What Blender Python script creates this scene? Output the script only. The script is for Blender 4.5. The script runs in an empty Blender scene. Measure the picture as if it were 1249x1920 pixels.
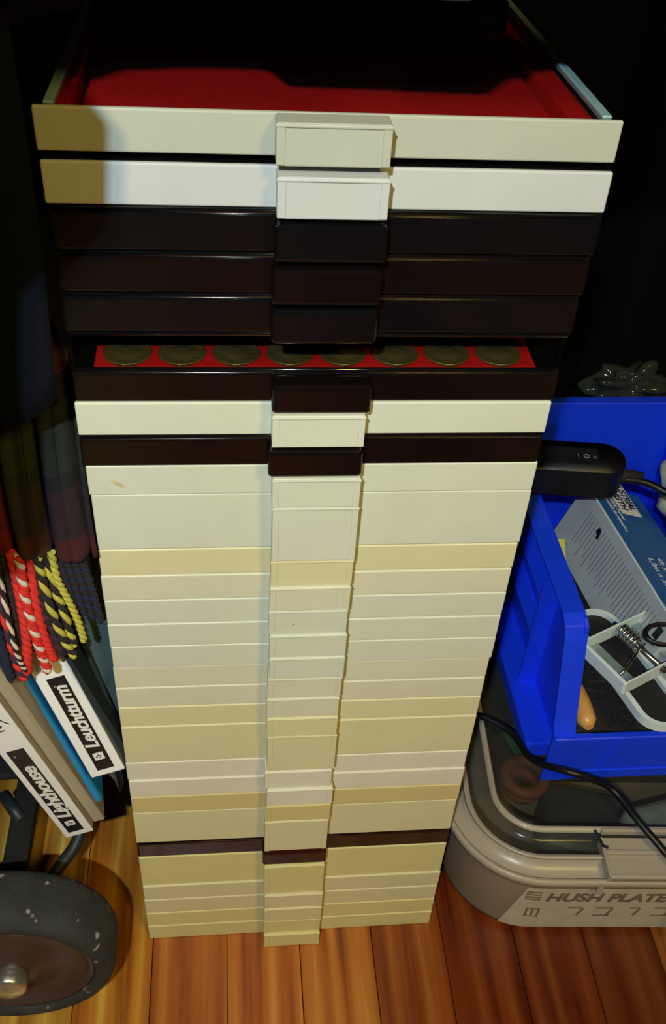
import bpy, bmesh, math, random
from mathutils import Vector, Matrix, Euler, noise
random.seed(7)
S = bpy.context.scene
COL = S.collection

# ---------------------------------------------------------------- camera
cam_d = bpy.data.cameras.new('camera'); cam = bpy.data.objects.new('camera', cam_d); COL.objects.link(cam)
a, yaw, roll = 0.7029, -0.1302, 0.0708
cam.matrix_world = (Matrix.Translation((-.0446, -.4013, .8063)) @ Matrix.Rotation(yaw, 4, 'Z')
                    @ Matrix.Rotation(math.pi/2 - a, 4, 'X') @ Matrix.Rotation(roll, 4, 'Z'))
cam_d.sensor_fit = 'VERTICAL'; cam_d.sensor_height = 24.0
cam_d.lens = 24.0 * 1840.7 / 1920
cam_d.clip_start = .02
S.camera = cam

# ---------------------------------------------------------------- light
def area(name, loc, target, sx, sy, power, color):
    d = bpy.data.lights.new(name, 'AREA'); d.shape = 'RECTANGLE'; d.size = sx; d.size_y = sy
    d.energy = power; d.color = color
    o = bpy.data.objects.new(name, d); COL.objects.link(o); o.location = loc
    o.rotation_euler = (Vector(target) - Vector(loc)).to_track_quat('-Z', 'Y').to_euler()
    return o
area('cool_lamp', (-.165, -.65, 1.073), (0, 0, .35), .010, .010, 5.8, (.50, .75, 1.0))
area('warm_lamp', (-.180, -.655, 1.085), (0, .05, .2), .012, .012, 3.4, (1.0, .76, .30))
area('warm_room_lamp', (.50, -1.10, 1.60), (0, 0, .3), .25, .25, 9.5, (1.0, .72, .18))
W = bpy.data.worlds.new('world'); S.world = W; W.use_nodes = True
W.node_tree.nodes['Background'].inputs[0].default_value = (.8, .7, .55, 1)
W.node_tree.nodes['Background'].inputs[1].default_value = .012
S.view_settings.view_transform = 'Standard'; S.view_settings.look = 'None'
S.view_settings.gamma = 1; S.view_settings.use_curve_mapping = False
S.view_settings.exposure = 0.12

# ---------------------------------------------------------------- materials
def lin(c):
    return tuple((v/255/12.92 if v/255 <= .04045 else ((v/255+.055)/1.055)**2.4) for v in c) + (1,)
def mat(name, rgb, rough=.5, metal=0, var=0, vscale=30, bump=0, bscale=200, spec=.5, trans=0, ior=1.45, sheen=0, stretch=None, alpha=1, coat=0):
    m = bpy.data.materials.new(name); m.use_nodes = True
    nt = m.node_tree; N = nt.nodes; L = nt.links; p = N['Principled BSDF']
    c = rgb if len(rgb) == 4 else tuple(rgb)+(1,)
    p.inputs['Base Color'].default_value = c
    p.inputs['Roughness'].default_value = rough; p.inputs['Metallic'].default_value = metal
    p.inputs['Specular IOR Level'].default_value = spec; p.inputs['IOR'].default_value = ior
    p.inputs['Transmission Weight'].default_value = trans; p.inputs['Alpha'].default_value = alpha
    p.inputs['Sheen Weight'].default_value = sheen; p.inputs['Coat Weight'].default_value = coat
    tc = N.new('ShaderNodeTexCoord'); mp = N.new('ShaderNodeMapping'); L.new(tc.outputs['Object'], mp.inputs[0])
    if stretch: mp.inputs['Scale'].default_value = stretch
    if var:
        n = N.new('ShaderNodeTexNoise'); n.inputs['Scale'].default_value = vscale; n.inputs['Detail'].default_value = 4
        L.new(mp.outputs[0], n.inputs[0])
        r = N.new('ShaderNodeValToRGB'); r.color_ramp.elements[0].position = .3; r.color_ramp.elements[1].position = .72
        r.color_ramp.elements[0].color = tuple(v*(1-var) for v in c[:3])+(1,)
        r.color_ramp.elements[1].color = tuple(min(1, v*(1+var)) for v in c[:3])+(1,)
        L.new(n.outputs['Fac'], r.inputs[0]); L.new(r.outputs[0], p.inputs['Base Color'])
    if bump:
        n2 = N.new('ShaderNodeTexNoise'); n2.inputs['Scale'].default_value = bscale; n2.inputs['Detail'].default_value = 3
        L.new(mp.outputs[0], n2.inputs[0])
        b = N.new('ShaderNodeBump'); b.inputs['Strength'].default_value = bump; b.inputs['Distance'].default_value = .001
        L.new(n2.outputs['Fac'], b.inputs['Height']); L.new(b.outputs[0], p.inputs['Normal'])
    return m
def see_through(name, tint, gloss_col, mixfac, rough=.08, spec=.5):
    """thin clear or smoked plastic: tinted transparency under a plastic sheen"""
    m = bpy.data.materials.new(name); m.use_nodes = True
    nt = m.node_tree; N = nt.nodes; L = nt.links; p = N['Principled BSDF']; out = N['Material Output']
    p.inputs['Base Color'].default_value = tuple(gloss_col)+(1,); p.inputs['Roughness'].default_value = rough; p.inputs['Specular IOR Level'].default_value = spec
    t = N.new('ShaderNodeBsdfTransparent'); t.inputs[0].default_value = tuple(tint)+(1,)
    mx = N.new('ShaderNodeMixShader'); mx.inputs[0].default_value = mixfac
    L.new(t.outputs[0], mx.inputs[1]); L.new(p.outputs[0], mx.inputs[2]); L.new(mx.outputs[0], out.inputs[0])
    return m

def cream(name, rgb):
    return mat(name, rgb, rough=.42, var=.035, vscale=25, bump=.05, bscale=900, spec=.35)
M = {}
M['white'] = cream('plastic_white', (0.49, 0.51, 0.50))
M['top_cream'] = cream('plastic_top_cream', (0.41, 0.425, 0.35))
M['cream'] = cream('plastic_cream', (0.62, 0.64, 0.52))
M['ivory'] = cream('plastic_ivory', (0.64, 0.63, 0.47))
M['yellow'] = cream('plastic_yellowed', (0.66, 0.62, 0.38))
M['amber'] = cream('plastic_amber', (0.62, 0.52, 0.24))
M['grey'] = cream('plastic_greyed', (0.7, 0.67, 0.54))
M['low'] = cream('plastic_low_yellow', (.66, .60, .27))
M['dull'] = cream('plastic_dull', (0.66, 0.6, 0.36))
M['smoke'] = see_through('smoked_plastic', (.20, .09, .06), (.006, .004, .004), .80, .13, .5)
M['smoke_dark'] = see_through('smoked_plastic_dark', (.12, .07, .06), (.004, .004, .005), .90, .12, .5)
M['maroon'] = see_through('smoked_plastic_red', (.2, .05, .03), (.035, .008, .005), .8, .15)
M['gloss_edge'] = mat('glossy_smoked_edge', (.004, .004, .005), rough=.13, spec=1.0, coat=1.0)
M['clear'] = see_through('clear_plastic', (.82, .80, .78), (.01, .01, .01), .14, .10, .5)
M['frost'] = mat('frosted_edge', (.22, .36, .38), rough=.3)
M['red_felt'] = mat('red_felt', (.95, .016, .016), rough=1, var=.12, vscale=300, bump=.3, bscale=1500, spec=.05)
M['gold'] = mat('coin_brass', (.42, .36, .12), rough=.35, metal=.7, bump=.8, bscale=500)
M['black'] = mat('black_plastic', (.005, .005, .007), rough=.42)
M['black_matte'] = mat('black_rubber', (.012, .012, .013), rough=.8)
M['tube'] = mat('dark_painted_steel', (.018, .028, .034), rough=.45)
M['chrome'] = mat('chrome', (.75, .74, .72), rough=.2, metal=1)
M['blue'] = mat('blue_plastic', (.009, .055, 1.0), rough=.33, var=.04, vscale=20)
M['white_card'] = mat('white_card', (.90, .91, .92), rough=.5, var=.02, vscale=40)
M['grey_card'] = mat('grey_card', (.32, .38, .38), rough=.55, var=.08, vscale=30)
M['tan_edge'] = mat('tan_page_edges', (.42, .36, .26), rough=.7, var=.12, vscale=200, stretch=(1, 1, .05))
M['label_black'] = mat('label_black', (.012, .012, .014), rough=.4)
M['label_white'] = mat('label_white', (.82, .82, .80), rough=.5)
M['sky_blue'] = mat('bright_blue_cover', (.02, .26, .60), rough=.35)
M['teal'] = mat('dark_teal_cloth', (.055, .10, .115), rough=.7, var=.25, vscale=25, bump=.3, bscale=300)
M['teal_edge'] = mat('dark_green_edge', (.018, .03, .03), rough=.7)
M['coat'] = mat('black_cloth', (.0025, .0025, .004), rough=1, spec=.1, bump=.3, bscale=900)
M['navy'] = mat('navy_cloth', (.003, .004, .008), rough=1, spec=.15, bump=.4, bscale=900)
M['slate'] = mat('slate_cloth', (.055, .056, .075), rough=.95, var=.2, vscale=60, bump=.4, bscale=900)
M['slate2'] = mat('charcoal_cloth', (.030, .031, .042), rough=.95, var=.2, vscale=60, bump=.4, bscale=900)
M['yarn_red'] = mat('red_yarn', (.72, .03, .02), rough=.9, bump=.5, bscale=1500)
M['yarn_white'] = mat('white_yarn', (.70, .62, .52), rough=.9)
M['yarn_yellow'] = mat('yellow_yarn', (.50, .46, .07), rough=.9, bump=.5, bscale=1500)
M['yarn_black'] = mat('black_yarn', (.02, .014, .014), rough=.95)
M['yarn_purple'] = mat('purple_yarn', (.055, .018, .04), rough=.95)
M['yarn_navy'] = mat('navy_yarn', (.012, .018, .05), rough=.95)
M['wood'] = mat('varnished_wood', (.62, .32, .09), rough=.3, var=.2, vscale=30, stretch=(1, .2, 1))
M['bristle'] = mat('dark_bristles', (.035, .03, .03), rough=.35)
M['velcro_blue'] = mat('box_blue', (.022, .115, .38), rough=.4, var=.06, vscale=40)
M['velcro_side'] = mat('box_grey_side', (.42, .48, .52), rough=.5, var=.12, vscale=25)
M['yellow_plastic'] = mat('yellow_plastic', (.62, .60, .10), rough=.5)
M['mint'] = mat('pale_rim', (.66, .78, .82), rough=.3)
M['tub'] = see_through('milky_plastic', (.66, .56, .45), (.44, .34, .24), .60, .35)
M['tub_rim'] = see_through('milky_plastic_rim', (.64, .58, .50), (.54, .46, .36), .72, .3)
M['lid'] = see_through('clear_lid_plastic', (.72, .74, .70), (.12, .12, .10), .28, .16)
M['tub_label'] = mat('tub_label', (.50, .44, .33), rough=.6, var=.08, vscale=60)
M['tub_print'] = mat('tub_print', (.17, .13, .10), rough=.6)
M['green'] = mat('green_cloth', (.03, .14, .05), rough=.9)
M['rust'] = mat('rust_rubber', (.22, .06, .04), rough=.6)
M['bag_grey'] = mat('pale_crumpled_plastic', (.45, .46, .42), rough=.3, var=.3, vscale=60)
M['grey_print'] = mat('grey_print', (.20, .23, .26), rough=.6)

def plaid():
    m = bpy.data.materials.new('plaid_wool'); m.use_nodes = True
    nt = m.node_tree; N = nt.nodes; L = nt.links; p = N['Principled BSDF']
    uv = N.new('ShaderNodeTexCoord'); sp = N.new('ShaderNodeSeparateXYZ'); L.new(uv.outputs['UV'], sp.inputs[0])
    def ramp(sock, stops):
        r = N.new('ShaderNodeValToRGB'); r.color_ramp.interpolation = 'CONSTANT'
        e = r.color_ramp.elements
        e[0].position = stops[0][0]; e[0].color = tuple(stops[0][1])+(1,)
        e[1].position = stops[1][0]; e[1].color = tuple(stops[1][1])+(1,)
        for q, c in stops[2:]:
            k = e.new(q); k.color = tuple(c)+(1,)
        L.new(sock, r.inputs[0]); return r
    BK, RD, GN, PU, NV = (.005, .004, .006), (.13, .004, .007), (.014, .024, .008), (.035, .005, .015), (.003, .004, .008)  # wool colours darkened to carry the coat's shade on the scarf
    rx = ramp(sp.outputs[0], [(0, RD), (.10, PU), (.20, RD), (.36, BK), (.42, GN), (.50, BK), (.53, GN), (.62, BK), (.80, NV)])
    ry = ramp(sp.outputs[1], [(0, RD), (.10, PU), (.30, BK), (.36, GN), (.62, BK), (.70, RD), (.82, BK)])
    mx = N.new('ShaderNodeMix'); mx.data_type = 'RGBA'; mx.inputs[0].default_value = .35
    L.new(rx.outputs[0], mx.inputs[6]); L.new(ry.outputs[0], mx.inputs[7]); L.new(mx.outputs[2], p.inputs['Base Color'])
    p.inputs['Roughness'].default_value = .95
    n = N.new('ShaderNodeTexNoise'); n.inputs['Scale'].default_value = 700; L.new(uv.outputs['Object'], n.inputs[0])
    b = N.new('ShaderNodeBump'); b.inputs['Strength'].default_value = .6; b.inputs['Distance'].default_value = .001
    L.new(n.outputs[0], b.inputs['Height']); L.new(b.outputs[0], p.inputs['Normal'])
    return m
M['plaid'] = plaid()

def floor_mat():
    m = bpy.data.materials.new('pine_boards'); m.use_nodes = True
    nt = m.node_tree; N = nt.nodes; L = nt.links; p = N['Principled BSDF']
    tc = N.new('ShaderNodeTexCoord'); at = N.new('ShaderNodeAttribute'); at.attribute_name = 'tone'
    off = N.new('ShaderNodeVectorMath'); off.operation = 'SCALE'; off.inputs['Scale'].default_value = 9.0
    L.new(at.outputs['Color'], off.inputs[0])
    add = N.new('ShaderNodeVectorMath'); L.new(tc.outputs['Object'], add.inputs[0]); L.new(off.outputs[0], add.inputs[1])
    mp = N.new('ShaderNodeMapping'); mp.inputs['Scale'].default_value = (1, .045, 1); L.new(add.outputs[0], mp.inputs[0])
    # broad grain
    n = N.new('ShaderNodeTexNoise'); n.inputs['Scale'].default_value = 150; n.inputs['Detail'].default_value = 6; n.inputs['Distortion'].default_value = .2
    L.new(mp.outputs[0], n.inputs[0])
    w = N.new('ShaderNodeTexWave'); w.wave_type = 'BANDS'; w.bands_direction = 'X'; w.inputs['Scale'].default_value = 11
    w.inputs['Distortion'].default_value = 14; w.inputs['Detail'].default_value = 3; w.inputs['Detail Scale'].default_value = .8
    L.new(mp.outputs[0], w.inputs[0])
    mixf = N.new('ShaderNodeMath'); mixf.operation = 'MULTIPLY_ADD'; mixf.inputs[1].default_value = .30; L.new(w.outputs['Fac'], mixf.inputs[0])
    sc = N.new('ShaderNodeMath'); sc.operation = 'MULTIPLY'; sc.inputs[1].default_value = .70; L.new(n.outputs['Fac'], sc.inputs[0]); L.new(sc.outputs[0], mixf.inputs[2])
    r = N.new('ShaderNodeValToRGB'); e = r.color_ramp.elements
    e[0].position = .22; e[0].color = (.30, .075, .014, 1); e[1].position = .78; e[1].color = (1.0, .50, .11, 1)
    k = e.new(.42); k.color = (.62, .19, .030, 1); k = e.new(.60); k.color = (.80, .30, .050, 1)
    L.new(mixf.outputs[0], r.inputs[0])
    tone = N.new('ShaderNodeMix'); tone.data_type = 'RGBA'; tone.blend_type = 'MULTIPLY'; tone.inputs[0].default_value = 1
    at2 = N.new('ShaderNodeAttribute'); at2.attribute_name = 'tint'
    L.new(r.outputs[0], tone.inputs[6]); L.new(at2.outputs['Color'], tone.inputs[7])
    L.new(tone.outputs[2], p.inputs['Base Color'])
    p.inputs['Roughness'].default_value = .32; p.inputs['Specular IOR Level'].default_value = .4
    b = N.new('ShaderNodeBump'); b.inputs['Strength'].default_value = .12; b.inputs['Distance'].default_value = .001
    L.new(mixf.outputs[0], b.inputs['Height']); L.new(b.outputs[0], p.inputs['Normal'])
    return m
M['floor'] = floor_mat()

# ---------------------------------------------------------------- mesh helpers
def bx(bm, c, s, bev=0, seg=2, rot=None, mi=0, taper=None):
    r = bmesh.ops.create_cube(bm, size=1); vs = r['verts']
    for v in vs:
        v.co = Vector((v.co.x*s[0], v.co.y*s[1], v.co.z*s[2]))
    if rot: bmesh.ops.rotate(bm, verts=vs, cent=(0, 0, 0), matrix=Euler(rot).to_matrix())
    bmesh.ops.translate(bm, verts=vs, vec=Vector(c))
    fs = {f for v in vs for f in v.link_faces}
    for f in fs: f.material_index = mi
    if bev:
        es = {e for v in vs for e in v.link_edges}
        rr = bmesh.ops.bevel(bm, geom=list(es), offset=bev, segments=seg, profile=.5, affect='EDGES')
        for f in rr['faces']: f.material_index = mi
def tube(bm, pts, r, n=10, mi=0, cap=True):
    pts = [Vector(p) for p in pts]; rings = []
    rr = r if isinstance(r, (list, tuple)) else [r]*len(pts)
    up = None
    for i, p in enumerate(pts):
        t = (pts[min(i+1, len(pts)-1)] - pts[max(i-1, 0)]).normalized()
        if up is None:
            up = t.cross(Vector((0, 0, 1)))
            if up.length < .1: up = t.cross(Vector((1, 0, 0)))
            up.normalize()
        up = (up - t*up.dot(t)).normalized(); w = t.cross(up)
        rings.append([bm.verts.new(p + rr[i]*(math.cos(2*math.pi*k/n)*up + math.sin(2*math.pi*k/n)*w)) for k in range(n)])
    for i in range(len(rings)-1):
        for k in range(n):
            f = bm.faces.new((rings[i][k], rings[i][(k+1) % n], rings[i+1][(k+1) % n], rings[i+1][k])); f.material_index = mi; f.smooth = True
    if cap:
        f = bm.faces.new(rings[0][::-1]); f.material_index = mi
        f = bm.faces.new(rings[-1]); f.material_index = mi
def spline(pts, n=8):
    P = [Vector(p) for p in pts]; P = [2*P[0]-P[1]] + P + [2*P[-1]-P[-2]]; out = []
    for i in range(1, len(P)-2):
        for k in range(n):
            t = k/n; p0, p1, p2, p3 = P[i-1:i+3]
            out.append(.5*((2*p1)+(-p0+p2)*t+(2*p0-5*p1+4*p2-p3)*t*t+(-p0+3*p1-3*p2+p3)*t**3))
    out.append(P[-2]); return out
def lathe(bm, prof, n=64, axis='Y', c=(0, 0, 0), mi=0, closed=False, cap=True):
    c = Vector(c); rings = []
    for (r, h) in prof:
        ring = []
        for k in range(n):
            t = 2*math.pi*k/n; u, v = r*math.cos(t), r*math.sin(t)
            co = {'Y': (u, h, v), 'Z': (u, v, h), 'X': (h, u, v)}[axis]
            ring.append(bm.verts.new(c + Vector(co)))
        rings.append(ring)
    m = len(rings)
    for i in range(m if closed else m-1):
        A, B = rings[i], rings[(i+1) % m]
        for k in range(n):
            f = bm.faces.new((A[k], A[(k+1) % n], B[(k+1) % n], B[k])); f.smooth = True; f.material_index = mi
    if not closed and cap:
        for R in (rings[0], rings[-1]):
            try: bm.faces.new(R).material_index = mi
            except ValueError: pass
def prism(bm, pts2, z0, z1, plane='XY', mi=0):
    def P(u, v, h): return {'XY': (u, v, h), 'XZ': (u, h, v), 'YZ': (h, u, v)}[plane]
    A = [bm.verts.new(P(u, v, z0)) for u, v in pts2]; B = [bm.verts.new(P(u, v, z1)) for u, v in pts2]
    n = len(A); bm.faces.new(A[::-1]).material_index = mi; bm.faces.new(B).material_index = mi
    for i in range(n): bm.faces.new((A[i], A[(i+1) % n], B[(i+1) % n], B[i])).material_index = mi
def obj(name, bm, mats, parent=None, smooth=False):
    bmesh.ops.recalc_face_normals(bm, faces=bm.faces)
    me = bpy.data.meshes.new(name); bm.to_mesh(me); bm.free()
    for m in (mats if isinstance(mats, (list, tuple)) else [mats]): me.materials.append(m)
    if smooth:
        for p in me.polygons: p.use_smooth = True
    o = bpy.data.objects.new(name, me); COL.objects.link(o)
    if parent: o.parent = parent
    return o
def thing(name, label, cat, loc=(0, 0, 0), rot=(0, 0, 0), group=None):
    o = bpy.data.objects.new(name, None); COL.objects.link(o); o.empty_display_size = .02
    o.location = loc; o.rotation_euler = rot; o['label'] = label; o['category'] = cat
    if group: o['group'] = group
    return o
def tag(o, label, cat, group=None):
    o['label'] = label; o['category'] = cat
    if group: o['group'] = group
    return o
def struct(name, bm, m, smooth=False):
    o = obj(name, bm, m, None, smooth); o['kind'] = 'structure'; return o
def textmesh(name, s, size, m, parent, mtx, depth=.0003, shear=0, bold=0, spacing=1.0, xs=1.0, align='LEFT'):
    c = bpy.data.curves.new(name, 'FONT'); c.body = s; c.size = size; c.extrude = depth; c.shear = shear
    c.offset = bold; c.space_character = spacing; c.align_x = align
    t = bpy.data.objects.new(name, c); COL.objects.link(t)
    bpy.context.view_layer.update()
    me = bpy.data.meshes.new_from_object(t.evaluated_get(bpy.context.evaluated_depsgraph_get()))
    COL.objects.unlink(t); bpy.data.objects.remove(t)
    me.transform(mtx @ Matrix.Diagonal((xs, 1, 1, 1))); me.materials.clear(); me.materials.append(m)
    o = bpy.data.objects.new(name, me); COL.objects.link(o); o.parent = parent
    return o
def bmn(): return bmesh.new()

# ---------------------------------------------------------------- floor, walls, ceiling
bm = bmn()
tl = bm.loops.layers.color.new('tone'); ti = bm.loops.layers.color.new('tint')
BW = .0605
for i in range(-22, 22):
    x0 = -.0565 + i*BW
    wide_gap = (i % 2 == 0)
    g = .0005 if wide_gap else .00012
    n0 = len(bm.faces)
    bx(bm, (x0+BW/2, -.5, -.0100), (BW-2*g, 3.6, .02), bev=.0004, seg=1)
    bm.faces.ensure_lookup_table()
    rnd = random.Random(i*31+5)
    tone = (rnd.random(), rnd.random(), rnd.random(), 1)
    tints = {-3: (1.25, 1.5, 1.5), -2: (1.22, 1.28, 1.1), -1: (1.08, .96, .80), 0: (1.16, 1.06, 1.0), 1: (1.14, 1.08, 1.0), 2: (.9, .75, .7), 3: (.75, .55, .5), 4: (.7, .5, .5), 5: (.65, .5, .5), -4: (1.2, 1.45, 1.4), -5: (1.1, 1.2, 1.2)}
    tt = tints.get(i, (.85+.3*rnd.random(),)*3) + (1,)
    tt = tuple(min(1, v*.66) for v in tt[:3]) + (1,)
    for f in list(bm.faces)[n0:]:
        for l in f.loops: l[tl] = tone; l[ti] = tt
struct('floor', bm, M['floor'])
bm = bmn(); bx(bm, (0, -.5, -.0225), (3.0, 3.6, .004)); sub = struct('floor_underlay', bm, mat('floor_gap', (.02, .01, .006), .9))
sub.name = 'trim_1'
dark_wall = mat('dark_wall', (.03, .03, .035), .9)
bm = bmn(); bx(bm, (0, 1.33, 1.2), (3.0, .06, 2.5)); struct('wall_back', bm, dark_wall)
bm = bmn(); bx(bm, (-1.4, -.5, 1.2), (.06, 3.6, 2.5)); struct('wall_left', bm, dark_wall)
bm = bmn(); bx(bm, (1.4, -.5, 1.2), (.06, 3.6, 2.5)); struct('wall_right', bm, dark_wall)

# ---------------------------------------------------------------- the stack of coin boxes
# (height of top, height, kind, x offset, y offset, colour, label)
BXS = [
 (675.4, 17.4, 'open', -2.7, -5.8, 'top_cream', 'cream coin box on top of the stack, its red felt tray showing'),
 (656.2-1.6, 18.2, 'cream', -2.2, -6.5, 'white', 'whitest coin box, second from the top, above the smoked brown boxes'),
 (636.4, 20.0, 'smoke', -2.0, -6.8, 'smoke_dark', 'smoked black coin box, uppermost of the dark boxes'),
 (616.1, 20.0, 'smoke', -2.1, -5.4, 'smoke', 'smoked brown coin box, second down among the dark boxes, reddish inside'),
 (595.5, 20.4, 'smoke', -2.3, -3.4, 'smoke_dark', 'smoked black coin box just above the empty drawer slot'),
 (574.9, 20.4, 'empty', -2.4, -1.6, 'clear', 'clear coin box frame without a drawer, coins visible below it'),
 (554.3, 19.2, 'coins', -2.4, -0.3, 'smoke', 'smoked brown coin box holding brass coins on red felt'),
 (535.0, 19.5, 'cream', -3.0, -0.6, 'cream', 'cream coin box alone between two smoked brown boxes'),
 (515.4, 19.9, 'smoke', -3.2, 0.0, 'smoke', 'smoked brown coin box between cream boxes in the middle of the stack'),
 (495.4, 19.6, 'cream', -2.1, 1.0, 'cream', 'cream coin box with a small brown stain on its left front'),
 (475.7, 39.0, 'cream', -1.5, 1.8, 'cream', 'double height cream coin box under the stained one'),
 (436.1, 19.5, 'cream', -1.9, 2.4, 'yellow', 'yellowed coin box directly below the upper double height box'),
 (416.6, 19.5, 'cream', -2.3, 1.8, 'ivory', 'yellowish coin box, second below the upper double height box'),
 (397.0, 19.5, 'cream', -2.1, 1.8, 'cream', 'pale coin box with a tiny dark speck on its pull'),
 (377.4, 19.5, 'cream', -2.2, 1.5, 'cream', 'pale coin box, next one under the speckled pull'),
 (357.8, 19.6, 'cream', -2.0, 1.7, 'cream', 'pale coin box, second one under the speckled pull'),
 (338.1, 19.3, 'cream', -2.6, 2.7, 'ivory', 'ivory coin box, third one under the speckled pull'),
 (318.7, 19.1, 'cream', -2.6, 2.4, 'ivory', 'ivory coin box, two above the thin one that caps the lower double height box'),
 (299.5, 19.4, 'cream', -2.5, 2.3, 'yellow', 'yellowed thin coin box directly on the lower double height box'),
 (280.0, 38.8, 'cream', -2.5, 1.8, 'yellow', 'yellowed double height coin box in the lower half of the stack'),
 (241.1, 19.4, 'cream', -2.8, 1.8, 'grey', 'greyish coin box directly below the yellowed double height box'),
 (221.6, 19.5, 'cream', -2.3, 0.8, 'grey', 'greyish coin box, second below the yellowed double height box'),
 (202.0, 19.7, 'cream', -2.3, 0.7, 'amber', 'most yellowed thin coin box, below the two greyish ones'),
 (182.2, 39.4, 'cream', -2.7, 1.1, 'yellow', 'double height coin box resting on the lowest smoked box'),
 (142.6, 19.9, 'smoke', -2.6, 1.3, 'maroon', 'lowest smoked coin box, reddish brown, near the foot of the stack'),
 (122.5, 40.1, 'cream', -2.7, 1.1, 'low', 'double height coin box just under the lowest smoked box'),
 (82.2, 20.2, 'cream', -2.4, -0.2, 'dull', 'thin greyish coin box, fourth up from the floor'),
 (61.8, 20.4, 'cream', -2.7, -0.5, 'dull', 'greyish coin box, third up from the floor'),
 (41.2, 20.4, 'cream', -2.5, -0.7, 'low', 'yellowish coin box, second up from the floor'),
 (20.6, 20.5, 'cream', -2.4, -1.0, 'low', 'lowest coin box, standing on the floorboards'),
]
HX = random.Random(3)
for k, (zt, h, kind, xo, yo, mk, lab) in enumerate(BXS):
    zt /= 1000; h /= 1000; xo /= 1000; yo /= 1000
    W2 = .118; D = .300
    nz = (BXS[k+1][0]/1000 if k+1 < len(BXS) else 0)
    z0 = nz; full = zt - z0                       # the frame fills the whole pitch
    t = thing('coin_box', lab, 'coin box', (xo, yo, z0), group='coin boxes stacked on the floor')
    fm = M['clear'] if kind in ('empty', 'open') else M['smoke_dark'] if kind != 'coins' else M['clear']
    # frame: two side walls, back and a top plate
    bm = bmn()
    y0 = .0026
    for s in (-1, 1):
        bx(bm, (s*(W2-.0011), (y0+D)/2, (full-.0016)/2), (.0018, D-y0, full-.0018), bev=.0004, seg=1)
    bx(bm, (0, D-.001, (full-.0016)/2), (2*W2-.005, .0018, full-.0018), bev=.0003, seg=1)
    sm = kind in ('smoke', 'coins', 'empty')
    ty0 = .0003 if sm else .0026
    bx(bm, (0, (ty0+D)/2, full-.0011), (2*W2-.0004, D-ty0, .0018), bev=.00085, seg=3)
    obj('frame', bm, M['clear'] if kind in ('open', 'coins', 'empty') else M['smoke_dark'], t)
    if kind in ('smoke', 'coins', 'empty'):
        bm = bmn(); tube(bm, [(-W2+.001, .0009, full-.0014), (W2-.001, .0009, full-.0014)], .00135, 14)  # glossy tube added to catch highlight lines along the front edge
        obj('highlight_lip', bm, M['gloss_edge'], t)
    if kind == 'open':
        for s in (1, -1):
            bm = bmn(); bx(bm, (s*(W2-.0060), D/2+.001, full-.0008), (.0042, D-.006, .0030), bev=.0006)
            e = obj('side_rail', bm, M['frost'], t); e['label'] = 'pale blue translucent rail along the side'
    if kind == 'empty':
        continue
    # drawer tray
    if kind in ('open', 'coins', 'smoke'):
        bm = bmn()
        zb = .0035
        bx(bm, (-.003, D/2+.004, zb+.0012), (.206, D-.016, .0024))          # felt floor
        hi = full-.0050 if kind != 'smoke' else full-.006
        if kind == 'open':
            bx(bm, (.1055, D/2+.002, hi/2+.0015), (.0105, D-.012, hi-.002), bev=.0008)
            bx(bm, (-.1095, D/2+.002, hi/2+.0015), (.0060, D-.012, hi-.002), bev=.0008)
            bx(bm, (-.003, D/2+.01, hi-.0055), (.200, D-.030, .0035), bev=.0015, seg=3)
        elif kind == 'coins':
            bx(bm, (0, D/2+.004, full-.0072), (.218, D-.012, .0042), bev=.0008)
        else:
            bx(bm, (0, .006, full/2), (.214, .004, full-.007), bev=.0006)
        obj('felt_tray', bm, M['red_felt'], t)
    fh = h-.0003 if kind == 'cream' else (h if kind == 'open' else h-.0028)
    zc = full - fh/2 - (.0002 if kind in ('cream', 'open') else .0026)
    if kind == 'open': zc = full - fh/2
    pm = M[mk]
    bm = bmn()
    bv = .0009 if kind in ('cream', 'open') else .00125
    bx(bm, (0, .0013, zc), (2*W2, .0026, fh), bev=bv, seg=3)
    d = obj('drawer_front', bm, pm, t)
    # handle (hollow pull)
    hw = .0455 if kind in ('cream', 'open') else .0480
    hc = -.0010 + HX.uniform(-.0007, .0007); pr = .0118 + HX.uniform(-.0008, .0008)
    bm = bmn()
    rb = .0009 if kind in ('cream', 'open') else .0022
    bx(bm, (hc, -pr/2, zc+.0001), (hw, pr, fh-.0002), bev=rb, seg=3)
    if kind in ('cream', 'open'):
        for s in (-1, 1):      # slim ribs at both ends and the raised lip along the top
            bx(bm, (hc+s*(hw/2-.0018), -pr-.0001, zc), (.0036, .0006, fh-.0016), bev=.00025, seg=1)
        bx(bm, (hc, -pr-.0002, zc+fh/2-.0010), (hw+.0008, .0010, .0015), bev=.0005, seg=2)
    obj('pull', bm, pm, d)
    if kind == 'cream' and 'speck' in lab and 'tiny' in lab:
        bm = bmn(); lathe(bm, [(.0004, 0), (.0004, .0002)], 10, 'Y', (hc-.0085, -pr-.0005, zc-.001)); obj('speck', bm, M['black_matte'], d)
    if 'stain' in lab and 'small brown' in lab:
        bm = bmn(); prism(bm, [(-.1065, zc-.0005), (-.1045, zc+.0008), (-.1015, zc-.0012), (-.0985, zc-.0042), (-.0995, zc-.0052), (-.1035, zc-.0028)], -.00012, .0002, 'XZ')
        obj('stain', bm, mat('brown_stain', (.58, .50, .28), .7, var=.2, vscale=300), d)
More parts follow.
